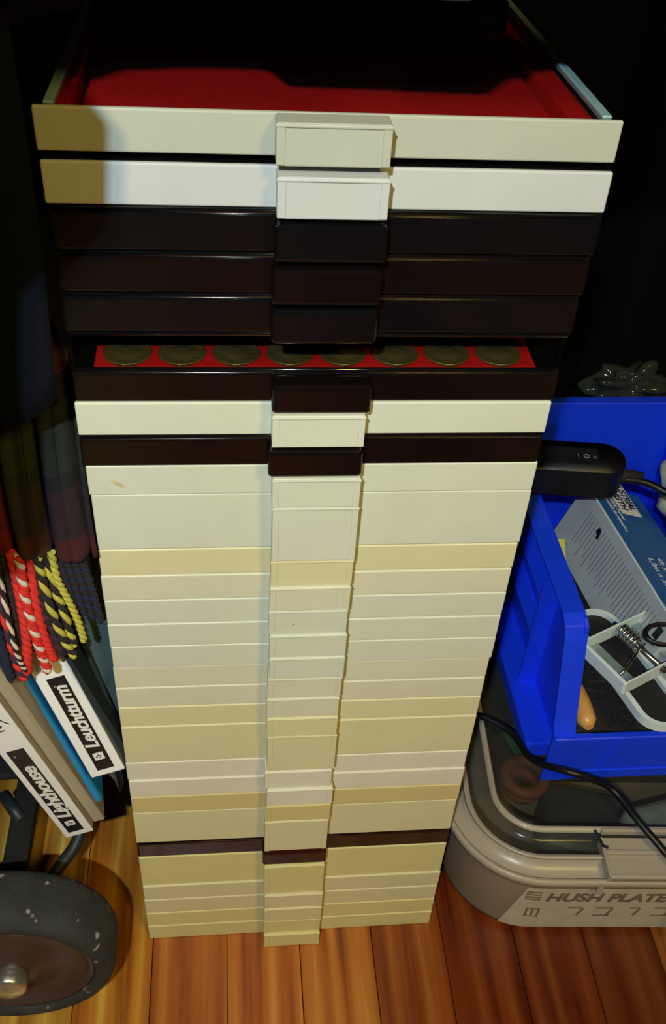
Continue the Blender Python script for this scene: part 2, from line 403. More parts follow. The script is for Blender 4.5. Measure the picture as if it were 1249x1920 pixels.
# coins on the felt of the smoked box
for i in range(8):
    cx = -.0935 + i*.0264 - .0024
    bm = bmn()
    R = .0117
    lathe(bm, [(R-.0006, 0), (R, .0003), (R, .0013), (R-.0004, .0016), (R-.0012, .0014), (R-.0018, .0013), (.0055, .0013), (.005, .0016), (.002, .0018)], 40, 'Z')
    words = ['first', 'second', 'third', 'fourth', 'fifth', 'sixth', 'seventh', 'last']
    c = obj('coin', bm, M['gold']); c.location = (cx, .0205, .5493)
    tag(c, 'brass coin on red felt, %s from the left in its row' % words[i], 'coin', 'brass coins under the empty slot')

# dark cloth-covered case lying in the rear of the top tray
t = thing('dark_case', 'dark navy flat case lying at the rear of the topmost tray', 'case', (-.005, .20, .6752))
bm = bmn(); bx(bm, (0, 0, .008), (.196, .17, .016), bev=.003, seg=3); obj('case_body', bm, M['navy'], t)
bm = bmn(); bx(bm, (.082, -.0865, .008), (.020, .002, .004), bev=.0005); obj('clasp', bm, M['black'], t)

# ---------------------------------------------------------------- trolley at the left
t = thing('luggage_trolley', 'dark tubular luggage trolley with a rubber wheel by the stack', 'trolley', (0, 0, 0))
WC = Vector((-.212, -.060, .0745))
bm = bmn()
Rw = .0745
lathe(bm, [(.0595, .003), (.0615, .0005), (.0665, 0), (.0705, .0022), (.0732, .006), (.0745, .012), (.0745, .033), (.0732, .039), (.0705, .043), (.066, .045), (.058, .045)], 96, 'Y', WC, closed=True)
tyre_m = mat('worn_tyre', (.030, .031, .028), .85, var=.3, vscale=40, bump=.8, bscale=260)
nt = tyre_m.node_tree; N = nt.nodes; L = nt.links
n3 = N.new('ShaderNodeTexNoise'); n3.inputs['Scale'].default_value = 85; tcn = N.new('ShaderNodeTexCoord'); L.new(tcn.outputs['Object'], n3.inputs[0])
rr3 = N.new('ShaderNodeValToRGB'); rr3.color_ramp.elements[0].position = .645; rr3.color_ramp.elements[1].position = .70; L.new(n3.outputs['Fac'], rr3.inputs[0])
old = N['Principled BSDF'].inputs['Base Color'].links[0].from_socket
mxn = N.new('ShaderNodeMix'); mxn.data_type = 'RGBA'; L.new(rr3.outputs[0], mxn.inputs[0]); L.new(old, mxn.inputs[6]); mxn.inputs[7].default_value = (.30, .27, .20, 1)
L.new(mxn.outputs[2], N['Principled BSDF'].inputs['Base Color'])
wh = obj('wheel', bm, tyre_m, t)
bm = bmn()
lathe(bm, [(.058, .0435), (.060, .004), (.056, .0035), (.054, .008), (.050, .010), (.035, .0095), (.030, .006), (.020, .0045), (.018, .002), (.0, .002)], 72, 'Y', WC)
obj('hub', bm, mat('hub_plastic', (.050, .026, .022), .38, var=.25, vscale=20, bump=.3, bscale=60), wh)
bm = bmn()
lathe(bm, [(.0125, .003), (.0135, -.003), (.0130, -.0095), (.0115, -.0115), (.0, -.0118)], 40, 'Y', WC + Vector((0, 0, .001)))
obj('axle_cap', bm, mat('nickel', (.62, .60, .52), .3, metal=.9, bump=.3, bscale=300), wh)
bm = bmn()
tube(bm, [(-.60, -.035, .0745), (-.16, -.035, .0745)][:2], .006, 12)
ax = obj('axle', bm, M['tube'], t); ax.data.transform(Matrix.Identity(4))
bm = bmn()
bx(bm, (-.226, .10, .058), (.020, .17, .014), bev=.003)
bx(bm, (-.42, .10, .058), (.020, .17, .014), bev=.003)
bx(bm, (-.33, .185, .058), (.22, .018, .012), bev=.003)
obj('base_frame', bm, M['black_matte'], t)
bm = bmn()
tube(bm, spline([(-.222, .010, .050), (-.205, .020, .051), (-.190, .040, .054), (-.1805, .054, .058), (-.176, .068, .066), (-.176, .078, .085), (-.178, .086, .110), (-.182, .09, .150)], 8), .0052, 14)
obj('bent_tube', bm, M['tube'], t)
bm = bmn(); tube(bm, [(-.245, .100, .066), (-.226, .075, .063)], .0055, 14); obj('stub_tube', bm, M['tube'], t)
bm = bmn(); bx(bm, (-.250, .115, .146), (.16, .11, .006), bev=.002)
for xx in (-.32, -.19): bx(bm, (xx, .16, .10), (.010, .012, .09), bev=.002)
obj('toe_plate', bm, M['black_matte'], t)
lathe_c = Vector((-.480, -.060, .0745)); bm = bmn()
lathe(bm, [(.0, .010), (.0595, .003), (.0665, 0), (.0705, .0022), (.0745, .012), (.0745, .033), (.0705, .043), (.066, .045), (.0, .045)], 72, 'Y', lathe_c); obj('wheel', bm, tyre_m, t)

# ---------------------------------------------------------------- albums on the trolley
def album_rot(lean, back, yw):
    ca, sa = math.cos(lean), math.sin(lean); Ry = Matrix(((ca, 0, -sa), (0, 1, 0), (sa, 0, ca)))
    cb, sb = math.cos(back), math.sin(back); Rx = Matrix(((1, 0, 0), (0, cb, sb), (0, -sb, cb)))
    return (Matrix.Rotation(yw, 3, 'Z') @ Rx @ Ry).to_euler()
def spine_mtx(x, z, y=-.0006):
    # text runs up the spine, letter tops towards -x
    return Matrix.Translation((x, y, z)) @ Matrix(((0, -1, 0, 0), (0, 0, -1, 0), (1, 0, 0, 0), (0, 0, 0, 1)))
def album(label, origin, rot, w, l, d, plate, word, wsize, wx, wlen, sidem, topm):
    t = thing('album', label, 'album', origin, rot, 'albums and folders leaning on the trolley')
    bm = bmn(); bx(bm, (w/2, d/2, l/2), (w, d, l), bev=.0011, seg=3)
    for f in bm.faces:
        n = f.normal; c = f.calc_center_median()
        if n.x > .7 and c.y > .0015: f.material_index = 1
    obj('slipcase', bm, [M['white_card'], sidem], t)
    u0, u1, v0, v1 = plate
    bm = bmn(); bx(bm, ((u0+u1)/2, -.0001, (v0+v1)/2), (u1-u0, .0006, v1-v0))
    p = obj('name_label', bm, M['label_black'], t); p['label'] = 'black label with white lettering on the spine'
    textmesh('lettering', word, wsize, M['label_white'], p, spine_mtx(wx, v0+.0215), depth=.0002, shear=.25, bold=wsize*.022, spacing=.95, xs=wlen)
    bm = bmn(); cx, cz, q = (u0+u1)/2, v0+.0135, (u1-u0)*.29
    bx(bm, (cx, -.0005, cz), (2*q, .0004, 2*q)); obj('logo_square', bm, M['label_white'], p)
    bm = bmn(); r0, r1 = q*.62, q*.34
    pts = []
    for k in range(8):
        an = k*math.pi/4; r = r0 if k % 2 == 0 else r1
        pts.append((cx+r*math.cos(an), cz+r*math.sin(an)))
    prism(bm, pts, -.0010, -.0006, 'XZ')
    s = obj('logo_star', bm, M['label_black'], p)
    bm = bmn(); bx(bm, (cx, -.0011, cz), (q*.4, .0003, q*.4), rot=(0, math.pi/4, 0)); obj('logo_dot', bm, M['label_white'], p)
    bm = bmn(); lathe(bm, [(.0009, -.0008), (.0009, -.0004)], 16, 'Y', (u0+.003, 0, v1-.007)); obj('mark_dot', bm, M['grey_print'], p)
    return t
r1 = math.radians
A1 = album('white album with a Leuchtturm spine, nearest the stack'.replace('Leuchtturm ', 'black-labelled '), (-.1443, 0, .2278), album_rot(r1(14.85), r1(5.84), r1(3.9)),
      .0237, .26, .14, (.0066, .0182, .0062, .0962), 'Leuchtturm', .0125, .0163, 1.08, M['grey_card'], M['white_card'])
A1['label'] = 'white album, higher of the two black-labelled spines, touching the stack'
A2 = album('white album, lower of the two black-labelled spines, above the wheel', (-.1699, 0, .1556), album_rot(r1(12.1), r1(-5.25), r1(8.0)),
      .0205, .27, .14, (.0045, .0155, .0075, .1270), 'Lighthouse', .0128, .0141, 1.42, M['tan_edge'], M['white_card'])
textmesh('small_print', 'NUM', .0080, M['label_black'], A2, spine_mtx(.0130, .150), depth=.0001, spacing=1.0, xs=1.25)
bm = bmn(); tube(bm, [(.0135+.0035*math.sin(math.pi*k/12)*-1+.0042, -.0006, .157+.016*k/12) for k in range(13)], .0003, 6); 
obj('printed_arc', bm, M['label_black'], A2)
# blue folder and clear sleeve between the albums
t = thing('folder', 'bright blue folder squeezed between the two white albums', 'folder', (-.1485, .006, .1800), album_rot(r1(13.8), r1(0), r1(6)), 'albums and folders leaning on the trolley')
bm = bmn(); bx(bm, (.004, .07, .14), (.0075, .13, .28), bev=.003, seg=3); obj('folder_cover', bm, M['sky_blue'], t)
t = thing('binder', 'tan page block of a thick binder beside the blue folder', 'binder', (-.1496, .004, .1600), album_rot(r1(12.1), r1(-5.25), r1(8)), 'albums and folders leaning on the trolley')
bm = bmn(); bx(bm, (.0040, .07, .135), (.0085, .13, .27), bev=.0012); obj('page_block', bm, M['tan_edge'], t)
t = thing('plastic_sleeve', 'crumpled clear sleeve sticking out below the white album by the stack', 'sleeve', (-.1345, .02, .178), album_rot(r1(14), 0, r1(4)))
bm = bmn()
G = 14
vs = [[bm.verts.new((.004+.004*noise.noise(Vector((i*.6, j*.5, 3))), i*.012, j*.016 + .004*noise.noise(Vector((i*.5, j*.4, 9))))) for j in range(G)] for i in range(G)]
for i in range(G-1):
    for j in range(G-1): bm.faces.new((vs[i][j], vs[i+1][j], vs[i+1][j+1], vs[i][j+1]))
o = obj('sleeve_sheet', bm, see_through('sleeve_plastic', (.75, .75, .72), (.3, .32, .32), .35, .15), t, True)
md = o.modifiers.new('solid', 'SOLIDIFY'); md.thickness = .0006
# teal storage folder standing behind
t = thing('storage_bag', 'dark teal cloth bag stuffed between the albums and the stack', 'bag', (0, .016, .0), (0, 0, 0))
bm = bmn()
prism(bm, [(-.1275, .262), (-.1236, .262), (-.1238, .62), (-.158, .62), (-.158, .50), (-.148, .375)], .006, .22, 'XZ')
bmesh.ops.subdivide_edges(bm, edges=list(bm.edges), cuts=5, use_grid_fill=True)
for v in bm.verts:
    v.co.y += .004*noise.noise(v.co*22)
bmesh.ops.triangulate(bm, faces=[f_ for f_ in bm.faces if len(f_.verts) > 4])
o = obj('bag_body', bm, M['teal'], t)
bm = bmn(); tube(bm, spline([(-.1262, .003, .27), (-.137, .003, .33), (-.146, .003, .375), (-.158, .003, .42)], 8), .0016, 8); obj('piping', bm, M['teal_edge'], t)
t = thing('slim_folder', 'dark green slim folder wedged between the white album and teal bag', 'folder', (-.1195, .004, .245), album_rot(r1(15.5), 0, r1(4)), 'albums and folders leaning on the trolley')
bm = bmn(); bx(bm, (.0015, .06, .12), (.003, .12, .24), bev=.0008); obj('folder_cover', bm, M['teal_edge'], t)

# ---------------------------------------------------------------- plaid scarf with fringe
t = thing('scarf', 'shade-darkened plaid wool scarf with red and yellow fringe hanging over the albums', 'scarf', (.0033, .0297, -.0597))
t.scale = (1.074, 1.074, 1.074)
bm = bmn(); uvl = bm.loops.layers.uv.new('UVMap')
NX, NZ = 70, 50
grid = []
for i in range(NX+1):
    u = i/NX; col = []
    for j in range(NZ+1):
        v = j/NZ
        x = -.178 + .064*u - .004*v
        fold = .0055*math.sin(u*21+.6*math.sin(v*3)) + .003*math.sin(u*47+1.2) + .003*noise.noise(Vector((u*5, v*3, 1)))
        y = -.032 + fold + .008*v + .035*v*v
        zb = .4685 - .012*max(0, u-.55) + .002*math.sin(u*30)
        z = zb + (.60-zb)*v
        col.append((bm.verts.new((x, y, z)), u, v))
    grid.append(col)
for i in range(NX):
    for j in range(NZ):
        q = (grid[i][j], grid[i+1][j], grid[i+1][j+1], grid[i][j+1])
        f = bm.faces.new([a_[0] for a_ in q]); f.smooth = True
        for l, a_ in zip(f.loops, q): l[uvl].uv = (a_[1], a_[2])
sc_ = obj('scarf_cloth', bm, M['plaid'], t)
md = sc_.modifiers.new('solid', 'SOLIDIFY'); md.thickness = .0022
def cord(pts, r, mats, yoff=0, twist=8, name='tassel'):
    P = spline([(x/1000, -.035+yoff, z/1000) for x, z in pts], 12)
    bm = bmn(); n = len(P)
    S_ = 2 if len(mats) <= 2 else 3
    for s in range(S_):
        Q = []
        for i, p in enumerate(P):
            an = 2*math.pi*(twist*i/n + s/S_)
            Q.append(p + Vector((math.cos(an), math.sin(an), 0))*r*(.34 if len(mats) == 1 else .42))
        rad = [r*.70*(.6 if i == n-1 else 1) for i in range(n)]
        tube(bm, Q, rad, 8, mi=min(s, len(mats)-1))
    obj(name, bm, [M[k] for k in mats], t)
J = random.Random(5)
cord([(-155, 470), (-155.1, 435), (-156.5, 406), (-159.8, 379)], .0030, ['yarn_red'], 0)
cord([(-151, 470), (-151.9, 438.5), (-150.4, 406), (-148, 382)], .0026, ['yarn_red', 'yarn_white', 'yarn_red'], -.002)
cord([(-145.8, 470), (-147.6, 434), (-146.2, 404), (-144.1, 389.4)], .0026, ['yarn_red'], 0)
cord([(-148.5, 470), (-149.8, 434), (-148.6, 408), (-146.5, 398)], .0022, ['yarn_red'], .003)
cord([(-164.8, 465), (-164.7, 421), (-164.3, 391.6), (-161.8, 375)], .0028, ['yarn_red', 'yarn_purple'], 0, 5)
cord([(-161.9, 468), (-162, 406.5), (-159.6, 385)], .0016, ['yarn_white', 'yarn_black'], -.004)
cord([(-159.5, 470), (-159.9, 434.8), (-160.6, 400)], .0032, ['yarn_black'], .003)
cord([(-171, 460), (-169.2, 396), (-168.8, 376)], .0030, ['yarn_navy'], -.002)
cord([(-174, 462), (-173.2, 400), (-172.6, 384)], .0030, ['yarn_navy', 'yarn_black'], 0)
cord([(-153, 465), (-154.6, 404), (-153.7, 391)], .0024, ['yarn_yellow', 'yarn_black'], .006, 7)
cord([(-142.5, 468), (-144.2, 434), (-141.8, 412), (-139.3, 391.8)], .0026, ['yarn_purple', 'yarn_black'], .001)
cord([(-143.5, 468), (-146, 434), (-143.8, 414), (-141.3, 399)], .0026, ['yarn_black', 'yarn_purple'], .004)
cord([(-142.2, 468), (-141.6, 451.6), (-139.8, 428), (-136.3, 407.6), (-132.5, 394.2)], .0023, ['yarn_yellow', 'yarn_black'], -.002, 6)
cord([(-139, 468), (-137.3, 443.8), (-134.9, 428), (-133.4, 409.6), (-132.2, 400)], .0023, ['yarn_yellow', 'yarn_black'], .001, 5)
cord([(-135.5, 470), (-134.7, 451), (-131.2, 436), (-127.9, 419.7), (-126.5, 404)], .0020, ['yarn_yellow', 'yarn_yellow'], 0)
for q in range(7):
    x0 = -134 + q*1.8
    cord([(x0, 468), (x0+2.5+q*.15, 444), (x0+5.2+q*.2, 414+abs(q-6)*1.6)], .0022, ['yarn_black', 'yarn_navy'], .004+.002*(q % 2))

# ---------------------------------------------------------------- dark clothes hanging round the stack
def cloth(name, label, cat, fn, nu, nv, m, thick=.003, extra=None):
    t = thing(name, label, cat)
    bm = bmn(); g = [[bm.verts.new(fn(i/nu, j/nv)) for j in range(nv+1)] for i in range(nu+1)]
    for i in range(nu):
        for j in range(nv):
            f = bm.faces.new((g[i][j], g[i+1][j], g[i+1][j+1], g[i][j+1])); f.smooth = True
    o = obj('cloth', bm, m, t); md = o.modifiers.new('solid', 'SOLIDIFY'); md.thickness = thick
    return t
def interp(x, pts):
    if x <= pts[0][0]: return pts[0][1]
    for (a0, b0), (a1, b1) in zip(pts, pts[1:]):
        if x <= a1:
            s = (x-a0)/(a1-a0); s = s*s*(3-2*s); return b0+(b1-b0)*s
    return pts[-1][1]
# left coat whose hem ends above the scarf
def f(u, v):
    x = -.50 + .3755*u; 
    y = -.044 + .011*math.sin(u*17) + .006*math.sin(u*37+1) + .02*v
    zb = interp(x, [(-.5, .50), (-.185, .520), (-.155, .535), (-.120, .552)])
    return (x - .006*v + (.0 if u < .95 else .004*math.sin(v*9)), y + .03, zb + (1.25-zb)*v)
cloth('hanging_coat', 'black coat hanging at the left edge, its hem above the scarf', 'coat', f, 120, 40, M['navy'])
# overhead garments in front of the stack top: hem just above the view
HEM = [(-.260, .690), (-.165, .7075), (-.150, .7105), (-.136, .715), (-.124, .7215), (-.114, .731), (-.104, .738), (-.078, .741), (-.055, .741), (-.040, .730), (.034, .7285), (.042, .740), (.060, .744), (.080, .735), (.10, .740), (.178, .745)]
def f(u, v):
    x = -.260 + .438*u
    y = -.055 - .03*v + .006*math.sin(x*60)*v
    zb = interp(x, HEM)
    return (x, y, zb + (1.30-zb)*v)
cloth('hanging_garment', 'long black garment hanging over the top of the stack', 'garment', f, 240, 30, M['slate2'])
# unseen sleeve added left of the view to shade the box ends
def f(u, v):
    z = .64 + .50*v
    edge = interp(z, [(.64, -.150), (.70, -.146), (.742, -.140), (.762, -.1165), (.792, -.1140), (.815, -.134), (1.2, -.134)])
    an = math.pi*2*u
    cx = edge - .06
    return (cx + .06*math.cos(an), -.20 + .028*math.sin(an), z)
cloth('shade_sleeve', 'black sleeve added out of view to shade the left box ends', 'sleeve', f, 40, 20, M['coat'])
# slate fabric at the back left
def f(u, v):
    x = -.60 + .68*u
    y = .33 + .02*math.sin(u*26) + .008*math.sin(u*61)
    zb = interp(x, [(-.6, .56), (-.20, .618), (-.14, .632), (-.07, .644), (.0, .648), (.08, .66)])
    return (x, y, zb + (1.25-zb)*v)
cloth('jacket', 'slate blue jacket hanging behind the top of the stack', 'jacket', f, 120, 30, M['slate'])
def f(u, v):  # near-black cloth added so the lamps leave the background dark
    x = -1.0 + 2.0*u
    return (x, .56 + .03*math.sin(u*60) + .012*math.sin(u*143), .01 + 1.3*v)
cloth('backdrop', 'black curtain added behind everything to keep the background dark', 'backdrop', f, 300, 20, M['coat'])

# ---------------------------------------------------------------- clear storage tub with its lid
TY = -.060
tub = thing('storage_tub', 'milky plastic storage tub with a clear lid on the floorboards', 'tub', (.322, .165, 0), (0, 0, TY))
HW, HD = .190, .193
def rrect(hw, hd, r, n=10):
    pts = []
    for cx, cy, a0 in ((hw-r, hd-r, 0), (-hw+r, hd-r, 90), (-hw+r, -hd+r, 180), (hw-r, -hd+r, 270)):
        for k in range(n+1):
            an = math.radians(a0+90*k/n); pts.append((cx+r*math.cos(an), cy+r*math.sin(an)))
    return pts
def loft(bm, secs, mi=0, close_first=False, close_last=False, closed=False, mis=None):
    rings = []
    for (d, z) in secs:
        rings.append([bm.verts.new((x, y, z)) for x, y in rrect(HW-d, HD-d, max(.012, .078-d), 12)])
    m = len(rings)
    for i in range(m if closed else m-1):
        A, B = rings[i], rings[(i+1) % m]; n = len(A)
        for k in range(n):
            f = bm.faces.new((A[k], A[(k+1) % n], B[(k+1) % n], B[k])); f.smooth = True; f.material_index = mis[i] if mis else mi
    if close_first: bm.faces.new(rings[0])
    if close_last: bm.faces.new(rings[-1])
bm = bmn()
loft(bm, [(.024, .0008), (.016, .0012), (.010, .005), (.0085, .012), (.0062, .083), (.0062, .086), (.009, .088), (.0095, .083), (.0115, .012), (.018, .0035), (.026, .003)], close_first=True, close_last=True)
obj('tub_body', bm, M['tub'], tub)
bm = bmn()
loft(bm, [(.0060, .0860), (.001, .0860), (0, .0865), (0, .0930), (.0012, .0945), (.0036, .0945), (.0048, .0930), (.0050, .0885), (.0060, .0875)], closed=True)
obj('rim_band', bm, M['tub_rim'], tub)
lid = bmn()
loft(lid, [(.0054, .0900), (.0180, .0905), (.0185, .0965), (.0200, .0985), (.0222, .0985), (.0238, .0965), (.0245, .0945), (.0390, .0950), (.0395, .1025), (.0412, .1048), (.0438, .1048), (.0452, .1025), (.0460, .0985), (.16, .0985)], close_last=True, mis=[1, 1, 1, 1, 1, 0, 0, 0, 1, 1, 1, 0, 0])
LID = obj('lid', lid, [M['lid'], M['tub_rim']], tub)
bm = bmn()
for q in (.0200, .0425):
    z = .0985 if q < .03 else .1048
    loft(bm, [(q-.0018, z-.001), (q-.001, z+.0006), (q+.0012, z+.0006), (q+.0020, z-.001)], closed=True)
obj('lid_bead', bm, M['tub_rim'], LID)
# latch strip along the front long side
bm = bmn()
fy = -HD
bx(bm, (.035, fy+.012, .0975), (.20, .022, .006), bev=.0015)
bx(bm, (.035, fy+.003, .0955), (.20, .004, .011), bev=.0012)
bx(bm, (.035, fy+.022, .1005), (.20, .0035, .008), bev=.001)
bx(bm, (.035, fy+.030, .1000), (.20, .012, .0035), bev=.001)
bx(bm, (.035, fy+.040, .1040), (.20, .0035, .006), bev=.001)
bx(bm, (-.066, fy+.018, .098), (.0025, .034, .012), bev=.0006)
bx(bm, (-.0705, fy+.001, .0860), (.005, .003, .016), bev=.001)
obj('latch', bm, M['tub_rim'], tub)
bm = bmn(); bx(bm, (-.0685, fy+.0335, .1052), (.0022, .014, .0012), rot=(0, 0, .25), bev=.0003); bx(bm, (-.0655, fy+.0258, .1050), (.006, .0022, .0012), rot=(0, 0, -.4), bev=.0003)
obj('dirt_mark', bm, M['black_matte'], tub)
# label printed on the front wall: it follows the wall round the corner
def wall_y(x, z):
    d = .0085 + (.0062-.0085)*max(0, min(1, (z-.012)/.071)); hw, hd, r = HW-d, HD-d, .078-d
    q = x + (hw-r)
    return -hd if q > 0 else -(hd-r) - math.sqrt(max(0, r*r-q*q))
def onto_wall(o, off=0):
    for v in o.data.vertices: v.co.y += wall_y(v.co.x, v.co.z) - off
bm = bmn()
def left_edge(z): return -.1385 + (z-.008)/.0665*.0135
cols = []
NU = 60
for k in range(NU+1):
    row = []
    for z in (.008, .022, .036, .050, .0635, .0745):
        x = left_edge(z) + (.10-left_edge(z))*k/NU
        row.append((bm.verts.new((x, -.0004, z)), bm.verts.new((x, .0002, z))))
    cols.append(row)
for k in range(NU):
    for q in range(5):
        a_, b_, c_, d_ = cols[k][q], cols[k+1][q], cols[k+1][q+1], cols[k][q+1]
        bm.faces.new((a_[0], b_[0], c_[0], d_[0])); bm.faces.new((a_[1], d_[1], c_[1], b_[1]))
lb = obj('label', bm, M['tub_label'], tub); lb['label'] = 'beige label with grey capital lettering'
onto_wall(lb)
LM = Matrix.Rotation(math.pi/2, 4, 'X')
tx = textmesh('lettering', 'HUSH PLATES', .0180, M['tub_print'], lb, LM @ Matrix.Translation((-.1080, .0545, .0008)), depth=.0002, shear=.15, bold=.0006, xs=.98)
onto_wall(tx)
bm = bmn()
for zz in (.0680, .0640, .0600, .0565): bx(bm, (-.1185, -.0008, zz), (.0125, .0004, .0018))
bx(bm, (-.1150, -.0008, .041), (.0115, .0004, .0015)); bx(bm, (-.1150, -.0008, .028), (.0115, .0004, .0015))
for xx in (-.120, -.1150, -.110): bx(bm, (xx, -.0008, .0345), (.0014, .0004, .012))
for q, (xx, ww) in enumerate(((-.080, .012), (-.056, .014), (-.030, .008), (-.006, .014))):
    bx(bm, (xx, -.0008, .0430), (ww, .0004, .0018)); bx(bm, (xx+ww/2-.001, -.0008, .036), (.0018, .0004, .012), rot=(0, .3, 0))
    if q % 2: bx(bm, (xx, -.0008, .030), (ww, .0004, .0018))
mk = obj('printed_marks', bm, M['tub_print'], lb); onto_wall(mk)
# things inside the tub
def torus(bm, R, r, c, n=40, k=12, sx=1, sy=1, tilt=0):
    rings = []
    for i in range(n):
        t_ = 2*math.pi*i/n; ring = []
        for j in range(k):
            s = 2*math.pi*j/k; rad = R + r*math.cos(s)
            ring.append(bm.verts.new((c[0]+rad*math.cos(t_)*sx, c[1]+rad*math.sin(t_)*sy, c[2]+r*math.sin(s)+tilt*math.sin(t_))))
        rings.append(ring)
    for i in range(n):
        for j in range(k):
            f = bm.faces.new((rings[i][j], rings[(i+1) % n][j], rings[(i+1) % n][(j+1) % k], rings[i][(j+1) % k])); f.smooth = True
bm = bmn(); torus(bm, .017, .0055, (.206, .088, .078)); torus(bm, .014, .005, (.205, .088, .066))
tag(obj('rubber_ring', bm, M['rust']), 'rust red rubber ring seen through the tub lid', 'ring')
bm = bmn(); tube(bm, spline([(.20, .125, .07), (.225, .135, .078), (.26, .13, .07), (.30, .14, .075)], 8), .015, 20)
tag(obj('green_cloth', bm, M['green']), 'green rolled cloth inside the tub under the blue bin', 'cloth')
bm = bmn(); bx(bm, (.335, .040, .045), (.10, .05, .07), bev=.012, seg=4, rot=(0, 0, .2))
tag(obj('bubble_pouch', bm, mat('pale_pouch', (.34, .40, .38), .4, var=.4, vscale=25)), 'pale grey pouch inside the tub behind its label', 'pouch')
bm = bmn(); bx(bm, (.255, .055, .035), (.075, .07, .055), bev=.012, seg=4, rot=(0, 0, -.3))
tag(obj('dark_pouch', bm, mat('dark_pouch', (.05, .05, .05), .5, var=.3, vscale=40)), 'dark pouch inside the tub at its left front corner', 'pouch')
bm = bmn(); bx(bm, (.33, .21, .04), (.26, .18, .07), bev=.012, seg=4, rot=(0, 0, -.06))
tag(obj('dark_bundle', bm, mat('dark_bundle', (.03, .035, .04), .7, var=.3, vscale=40)), 'dark bundle filling the rear of the tub', 'bundle')

# ---------------------------------------------------------------- blue bin on the lid
BZ = .1052
bn = thing('storage_bin', 'open blue plastic bin standing on the lid of the tub', 'bin', (0, 0, BZ))
bx0, bx1 = .2245, .412; yf, yb = .066, .402; H = .155
side = [(yf, 0), (yb-.006, 0), (yb, H), (yf+.040, H), (yf+.034, H-.004), (yf+.006, .062), (yf, .055)]
bm = bmn(); prism(bm, side, bx0, bx0+.003, 'YZ'); prism(bm, side, bx1-.003, bx1, 'YZ')
bx(bm, ((bx0+bx1)/2, (yf+yb)/2, .0016), (bx1-bx0, yb-yf-.008, .003))
bx(bm, ((bx0+bx1)/2, yf+.001, .030), (bx1-bx0+.024, .0030, .060), bev=.0008)
bx(bm, ((bx0+bx1)/2, yb-.002, H/2), (bx1-bx0, .003, H))
obj('bin_body', bm, M['blue'], bn)
# rim flange following the side profile
bm = bmn()
path = [(yf-.001, .0), (yf-.001, .058), (yf+.006, .070), (yf+.030, H-.014), (yf+.036, H-.004), (yf+.046, H+.001), (yb+.004, H+.001)]
for xa, xb in ((bx0-.0155, bx0+.003), (bx1-.003, bx1+.0155)):
    for th in (0,):
        A = []
        n = len(path)
        for i, (y, z) in enumerate(path):
            p0 = Vector(path[max(0, i-1)]); p1 = Vector(path[min(n-1, i+1)]); tn = (p1-p0).normalized(); nm = Vector((tn.y, -tn.x))*-.0028
            A.append(((y, z), (y-nm.x*-1*-1, z-nm.y)))
        V = [[bm.verts.new((xx, q[0], q[1])) for xx, q in ((xa, a_[0]), (xb, a_[0]), (xb, a_[1]), (xa, a_[1]))] for a_ in A]
        for i in range(n-1):
            for k in range(4): 
                f_ = bm.faces.new((V[i][k], V[i][(k+1) % 4], V[i+1][(k+1) % 4], V[i+1][k]))
        bm.faces.new(V[0]); bm.faces.new(V[-1])
bx(bm, ((bx0+bx1)/2, yb+.004, H+.000), (bx1-bx0+.031, .012, .003), bev=.001)
bx(bm, ((bx0+bx1)/2, yb+.009, H-.008), (bx1-bx0+.031, .003, .018), bev=.001)
bx(bm, ((bx0+bx1)/2, yf-.002, .0600), (bx1-bx0+.031, .006, .003), bev=.001)
o = obj('rim', bm, M['blue'], bn)
md = o.modifiers.new('b', 'BEVEL'); md.width = .0011; md.segments = 2; md.limit_method = 'ANGLE'
# ribs and base ledge of the left and right outer walls
for sx, xw in ((-1, bx0), (1, bx1)):
    bm = bmn()
    bx(bm, (xw+sx*.012, (yf+yb)/2+.008, .010), (.026, yb-yf-.03, .018), bev=.002)
    xm = xw + sx*.0078
    bx(bm, (xm, .160, .072), (.0165, .0030, .138), bev=.0006)
    bx(bm, (xm, .282, .1215), (.0150, .240, .0030), bev=.0006)
    bx(bm, (xm, .282, .0780), (.0150, .240, .0030), bev=.0006)
    obj('wall_rib', bm, M['blue'], bn)
bm = bmn(); bx(bm, (.305, yf-.0008, .012), (.17, .0022, .0022), bev=.0006); bx(bm, (.262, yf-.0008, .036), (.0016, .0020, .048), bev=.0006, rot=(0, .22, 0))
obj('front_ridge', bm, M['blue'], bn)

# contents of the bin
ibz = BZ+.0035
# boxed strip
vb = thing('tape_box', 'blue and grey carton lettered INDUSTRIAL STRENGTH in the bin', 'carton', (.2655, .302, .171), (0, .35, .115))
bw, bl, bh = .064, .19, .068
bm = bmn(); bx(bm, (bw/2, -bl/2, bh/2), (bw, bl, bh), bev=.0012)
bm.faces.ensure_lookup_table()
for f_ in bm.faces:
    if f_.normal.x < -.6 or f_.normal.y < -.7: f_.material_index = 1
obj('carton_body', bm, [M['velcro_blue'], M['velcro_side']], vb)
bm = bmn(); bx(bm, (.0008, -bl/2, bh), (.0022, bl-.002, .0012), bev=.0004); obj('carton_edge', bm, M['mint'], vb)
bm = bmn(); bx(bm, (.0365, -.0045, bh+.0002), (.0235, .066, .0005)); 
pl = obj('name_plate', bm, M['label_white'], vb)
def top_mtx(x, y):   # reading direction -y, letter tops +x
    return Matrix.Translation((x, y, bh+.0006)) @ Matrix(((0, 1, 0, 0), (-1, 0, 0, 0), (0, 0, 1, 0), (0, 0, 0, 1)))
textmesh('lettering', 'INDUSTRIAL', .0115, M['label_black'], pl, top_mtx(.0385, .0240), depth=.0002, bold=.0002, xs=.84)
textmesh('lettering', 'STRENGTH', .0115, M['label_black'], pl, top_mtx(.0273, .0210), depth=.0002, bold=.0002, xs=.92)
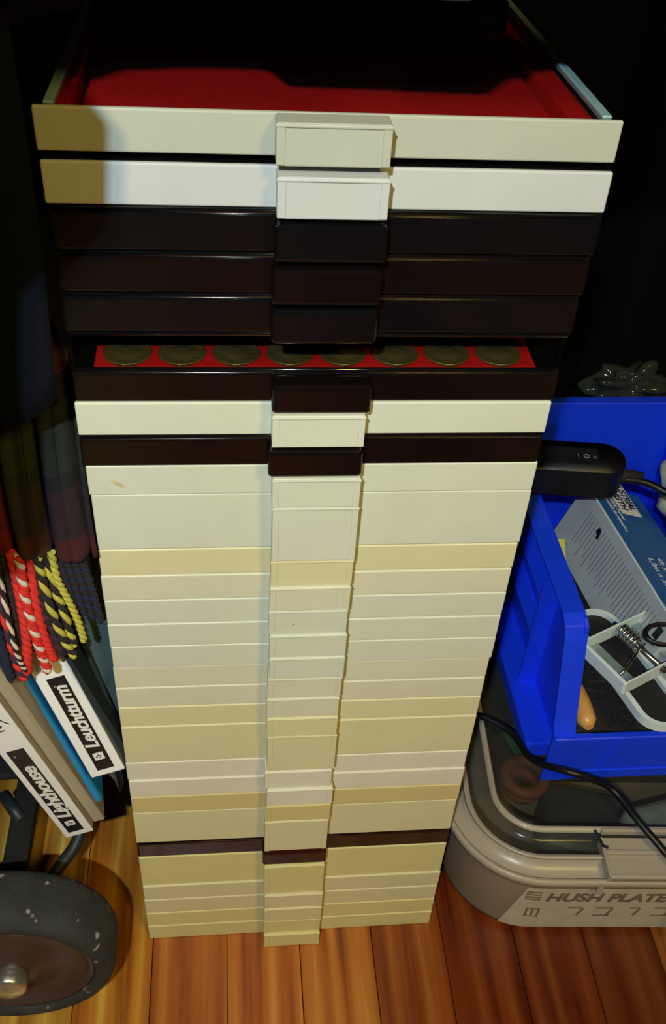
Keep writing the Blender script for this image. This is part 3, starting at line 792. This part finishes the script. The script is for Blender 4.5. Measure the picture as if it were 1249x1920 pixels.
textmesh('fine_print', 'Superior Holding Power', .0056, M['label_white'], pl, top_mtx(.0190, .014), depth=.0001, xs=1.15)
textmesh('fine_print', 'Superior capacidad de retencion', .0056, M['label_white'], pl, top_mtx(.0128, .010), depth=.0001, xs=1.05)
textmesh('fine_print', '4ft x 2in', .0085, M['label_white'], pl, top_mtx(.030, -.098), depth=.0001, xs=1.1)
textmesh('fine_print', '1,2m x 5cm', .0085, M['label_white'], pl, top_mtx(.019, -.100), depth=.0001, xs=1.1)
bm = bmn()
rj = random.Random(9)
for q in range(30):
    y = -.030 - q*.0050
    if y < -bl+.01: break
    ln = .030 + rj.random()*.016
    bx(bm, (-.0001, y, bh-.010-ln/2), (.0004, .0010, ln))
obj('side_print', bm, M['grey_print'], vb)
bm = bmn(); bx(bm, (-.0001, -.178, bh-.018), (.0005, .007, .012)); obj('side_logo', bm, M['label_black'], vb)
bm = bmn(); bx(bm, (-.0001, -.052, bh-.016), (.0005, .0045, .006), rot=(.5, 0, 0)); bx(bm, (-.0001, -.0545, bh-.018), (.0005, .0040, .009), rot=(-.3, 0, 0))
obj('side_logo', bm, M['label_black'], vb)
# platform of brush below: dark bristle brush, wooden handle
br = thing('brush', 'dark bristled brush with a tan wooden handle lying in the bin', 'brush', (.310, .150, ibz))
bm = bmn(); rb_ = random.Random(4)
bx(bm, (-.001, .055, .018), (.158, .27, .036), bev=.008, seg=3)
obj('bristle_bed', bm, mat('bristle_bed', (.02, .018, .018), .6, bump=.8, bscale=300), br, True)
bm = bmn()
for q in range(1500):
    x = rb_.uniform(-.078, .074); y = rb_.uniform(-.076, .165); an = rb_.gauss(.25, .35); ln = rb_.uniform(.012, .030)
    z = .035 + rb_.uniform(-.002, .004); d = Vector((math.cos(an), math.sin(an), rb_.uniform(-.1, .15)))*ln
    p = Vector((x, y, z)); tube(bm, [p, p+d*.5+Vector((0, 0, .0015)), p+d], [.00035, .0003, .0001], 3, cap=False)
o = obj('bristles', bm, M['bristle'], br); o['kind'] = 'stuff'
bm = bmn()
P_ = spline([(-.072, .02, .038), (-.071, -.01, .044), (-.070, -.035, .052), (-.0695, -.058, .056), (-.069, -.076, .056)], 6)
tube(bm, P_, [.0076 + .0020*math.sin(math.pi*min(1, i/(len(P_)-1)*1.05)) + (0 if i < len(P_)-2 else -.002*(i-len(P_)+3)) for i in range(len(P_))], 18)
h_ = obj('handle', bm, M['wood'], br)
# yellow plate
bm = bmn(); bx(bm, (.2600, .262, .182), (.016, .034, .003), bev=.0008, rot=(.3, -.2, -.2))
tag(obj('yellow_tab', bm, M['yellow_plastic']), 'yellow plastic tab beside the carton in the bin', 'tab')
# spring clamp
cl = thing('spring_clamp', 'metal spring clamp with black pads and pale edges in the bin', 'clamp', (.262, .105, .192), (.0, 0, .0))
def capsule(L_, w, n=14):
    pts = []
    for k in range(n+1):
        an = -math.pi/2 + math.pi*k/n - math.pi/2; 
    r = w/2
    for k in range(n+1): an = math.pi*k/n; pts.append((r*math.cos(an), L_/2-r+r*math.sin(an)))
    for k in range(n+1): an = math.pi + math.pi*k/n; pts.append((r*math.cos(an), -L_/2+r+r*math.sin(an)))
    return pts
PADROT = Matrix.Translation((.016, .008, -.004)) @ Matrix.Rotation(.26, 4, 'Z') @ Matrix.Rotation(.0, 4, 'X')
bm = bmn(); prism(bm, capsule(.128, .036), -.001, .004); bmesh.ops.transform(bm, matrix=PADROT, verts=bm.verts)
bmesh.ops.bevel(bm, geom=list(bm.edges), offset=.0008, segments=2, affect='EDGES')
p_ = obj('pad', bm, M['black_matte'], cl)
bm = bmn()
out_ = capsule(.130, .040); inn = capsule(.124, .031)
Vo = [[bm.verts.new((x, y, z)) for x, y in P2] for P2, z in ((out_, .0005), (out_, .0090), (inn, .0090), (inn, .0005))]
nn = len(out_)
for a_ in range(4):
    for k in range(nn): bm.faces.new((Vo[a_][k], Vo[a_][(k+1) % nn], Vo[(a_+1) % 4][(k+1) % nn], Vo[(a_+1) % 4][k]))
bmesh.ops.transform(bm, matrix=PADROT, verts=bm.verts)
obj('pad_rim', bm, M['mint'], p_)
FR = Matrix.Translation((0, 0, .016)) @ Matrix.Rotation(.46, 4, 'Z')
bm = bmn()
bx(bm, (-.016, -.001, .004), (.0035, .050, .014), bev=.0015, seg=3)                      # closed left end
bx(bm, (.030, .0245, .004), (.092, .0016, .014), bev=.0004); bx(bm, (.030, -.0255, .004), (.092, .0016, .014), bev=.0004)
bx(bm, (.076, 0, -.002), (.0016, .050, .006), bev=.0004)
bmesh.ops.transform(bm, matrix=FR, verts=bm.verts)
obj('clamp_frame', bm, M['mint'], cl)
bm = bmn(); bx(bm, (-.007, -.001, .000), (.017, .048, .0012)); bx(bm, (.058, -.001, .000), (.034, .048, .0012)); bmesh.ops.transform(bm, matrix=FR, verts=bm.verts)
obj('clamp_plate', bm, mat('grey_steel', (.30, .40, .42), .3, metal=.4), cl)
bm = bmn(); tube(bm, [(.024, .029, .007), (.024, -.030, .007)], .0026, 14); bmesh.ops.transform(bm, matrix=FR, verts=bm.verts); obj('pivot_rod', bm, M['chrome'], cl)
bm = bmn(); pts = []
for k in range(121):
    s = k/120; an = s*2*math.pi*5; pts.append((.024+.0062*math.cos(an), .020-.020*s, .007+.0062*math.sin(an)))
pts += [(.0185, -.004, .008), (-.002, -.012, .005), (-.010, -.013, .002)]
tube(bm, pts, .0013, 8); bmesh.ops.transform(bm, matrix=FR, verts=bm.verts); obj('spring', bm, M['chrome'], cl)
bm = bmn(); torus(bm, .015, .0024, (.302, .118, .226), sy=.62, tilt=.002)
tag(obj('cable_loop', bm, M['black']), 'small black cable loop beside the spring clamp', 'cable')
bm = bmn(); bx(bm, (.370, .170, ibz+.026), (.070, .19, .05), bev=.01, seg=3)
tag(obj('dark_pouch', bm, mat('bin_pouch', (.025, .022, .022), .5, var=.3, vscale=60)), 'dark pouch at the right side of the blue bin', 'pouch')
# crumpled bag at the right edge
def crumple(name, c, r, m, seed, amp=.5):
    bm = bmn(); bmesh.ops.create_icosphere(bm, subdivisions=4, radius=1)
    for v in bm.verts:
        d = v.co.normalized(); k = 1+amp*noise.noise(d*2.2+Vector((seed, 0, 0)))+amp*.5*abs(noise.noise(d*6+Vector((0, seed, 0))))
        v.co = Vector((d.x*r[0]*k, d.y*r[1]*k, d.z*r[2]*k)) + Vector(c)
    return obj(name, bm, m, None, True)
tag(crumple('crumpled_bag', (.384, .285, .232), (.022, .040, .032), M['bag_grey'], 3), 'pale crumpled plastic bag at the right in the bin', 'bag')
tag(crumple('clear_wrap', (.372, .430, .262), (.040, .016, .020), see_through('dark_wrap', (.3, .34, .3), (.05, .06, .05), .5, .08), 8, .8), 'dark clear plastic wrap behind the rim of the blue bin', 'wrap')
# support under wrap
bm = bmn(); bx(bm, (.37, .475, .13), (.16, .085, .25), bev=.01, seg=3)
tag(obj('black_box', bm, M['coat']), 'black box standing on the floor behind the blue bin', 'box')

# inline switch lying across the bin rim, with its cable
sw = thing('power_switch', 'black inline power switch lying across the corner of the bin', 'switch', (.243, .268, .2645), (.02, -.01, -.13))
bm = bmn(); prism(bm, [(x, y+.002) for x, y in rrect(.056, .021, .0185, 12)], .002, .031); bmesh.ops.bevel(bm, geom=[e for e in bm.edges if abs(e.verts[0].co.z-e.verts[1].co.z) < 1e-6], offset=.006, segments=4, affect='EDGES'); obj('switch_body', bm, M['black'], sw, True)
bm = bmn(); bx(bm, (-.008, -.0170, .0286), (.092, .0008, .0006)); obj('seam_line', bm, mat('seam', (.10, .13, .14), .3), sw)
bm = bmn(); bx(bm, (-.006, .002, .0312), (.078, .024, .0012), bev=.0005); rk = obj('rocker', bm, mat('rocker_black', (.012, .013, .018), .3), sw)
RM = lambda x: Matrix.Translation((x, -.001, .0320))
grey_ic = mat('icon_grey', (.22, .23, .26), .5)
textmesh('marks', 'I', .0075, grey_ic, rk, RM(.0135), depth=.0001)
bm = bmn(); torus(bm, .0024, .0005, (.0215, .0015, .0320), n=24, k=6); torus(bm, .0024, .0004, (-.030, .0015, .0320), n=24, k=6); obj('marks', bm, grey_ic, rk)
textmesh('marks', 'II', .0055, grey_ic, rk, RM(.0275), depth=.0001)
bm = bmn(); tube(bm, [(.053, -.001, .015), (.060, -.001, .015), (.075, -.001, .0145)], [.0075, .0062, .0045], 16); obj('strain_relief', bm, M['black_matte'], sw)
bm = bmn(); tube(bm, spline([(.300, .255, .2790), (.318, .252, .2775), (.334, .243, .2740), (.352, .225, .2700), (.385, .200, .2660), (.43, .19, .264), (.48, .2, .22)], 8), .0033, 12)
bm2 = obj('cable', bm, M['black'], None); tag(bm2, 'black cable leaving the power switch towards the right', 'cable')
bm = bmn(); tube(bm, spline([(.125, .150, .1035+.006), (.150, .135, .110), (.169, .125, .1175), (.191, .104, .120), (.201, .074, .124), (.2215, .0515, .138), (.240, .046, .135), (.262, .042, .122), (.276, .014, .118), (.290, -.008, .112), (.308, -.034, .100), (.325, -.055, .04), (.345, -.075, .0035), (.42, -.09, .0035)], 8), .0030, 12)
tag(obj('cable', bm, M['black'], None), 'black cable draped across the tub lid in front of the bin', 'cable')
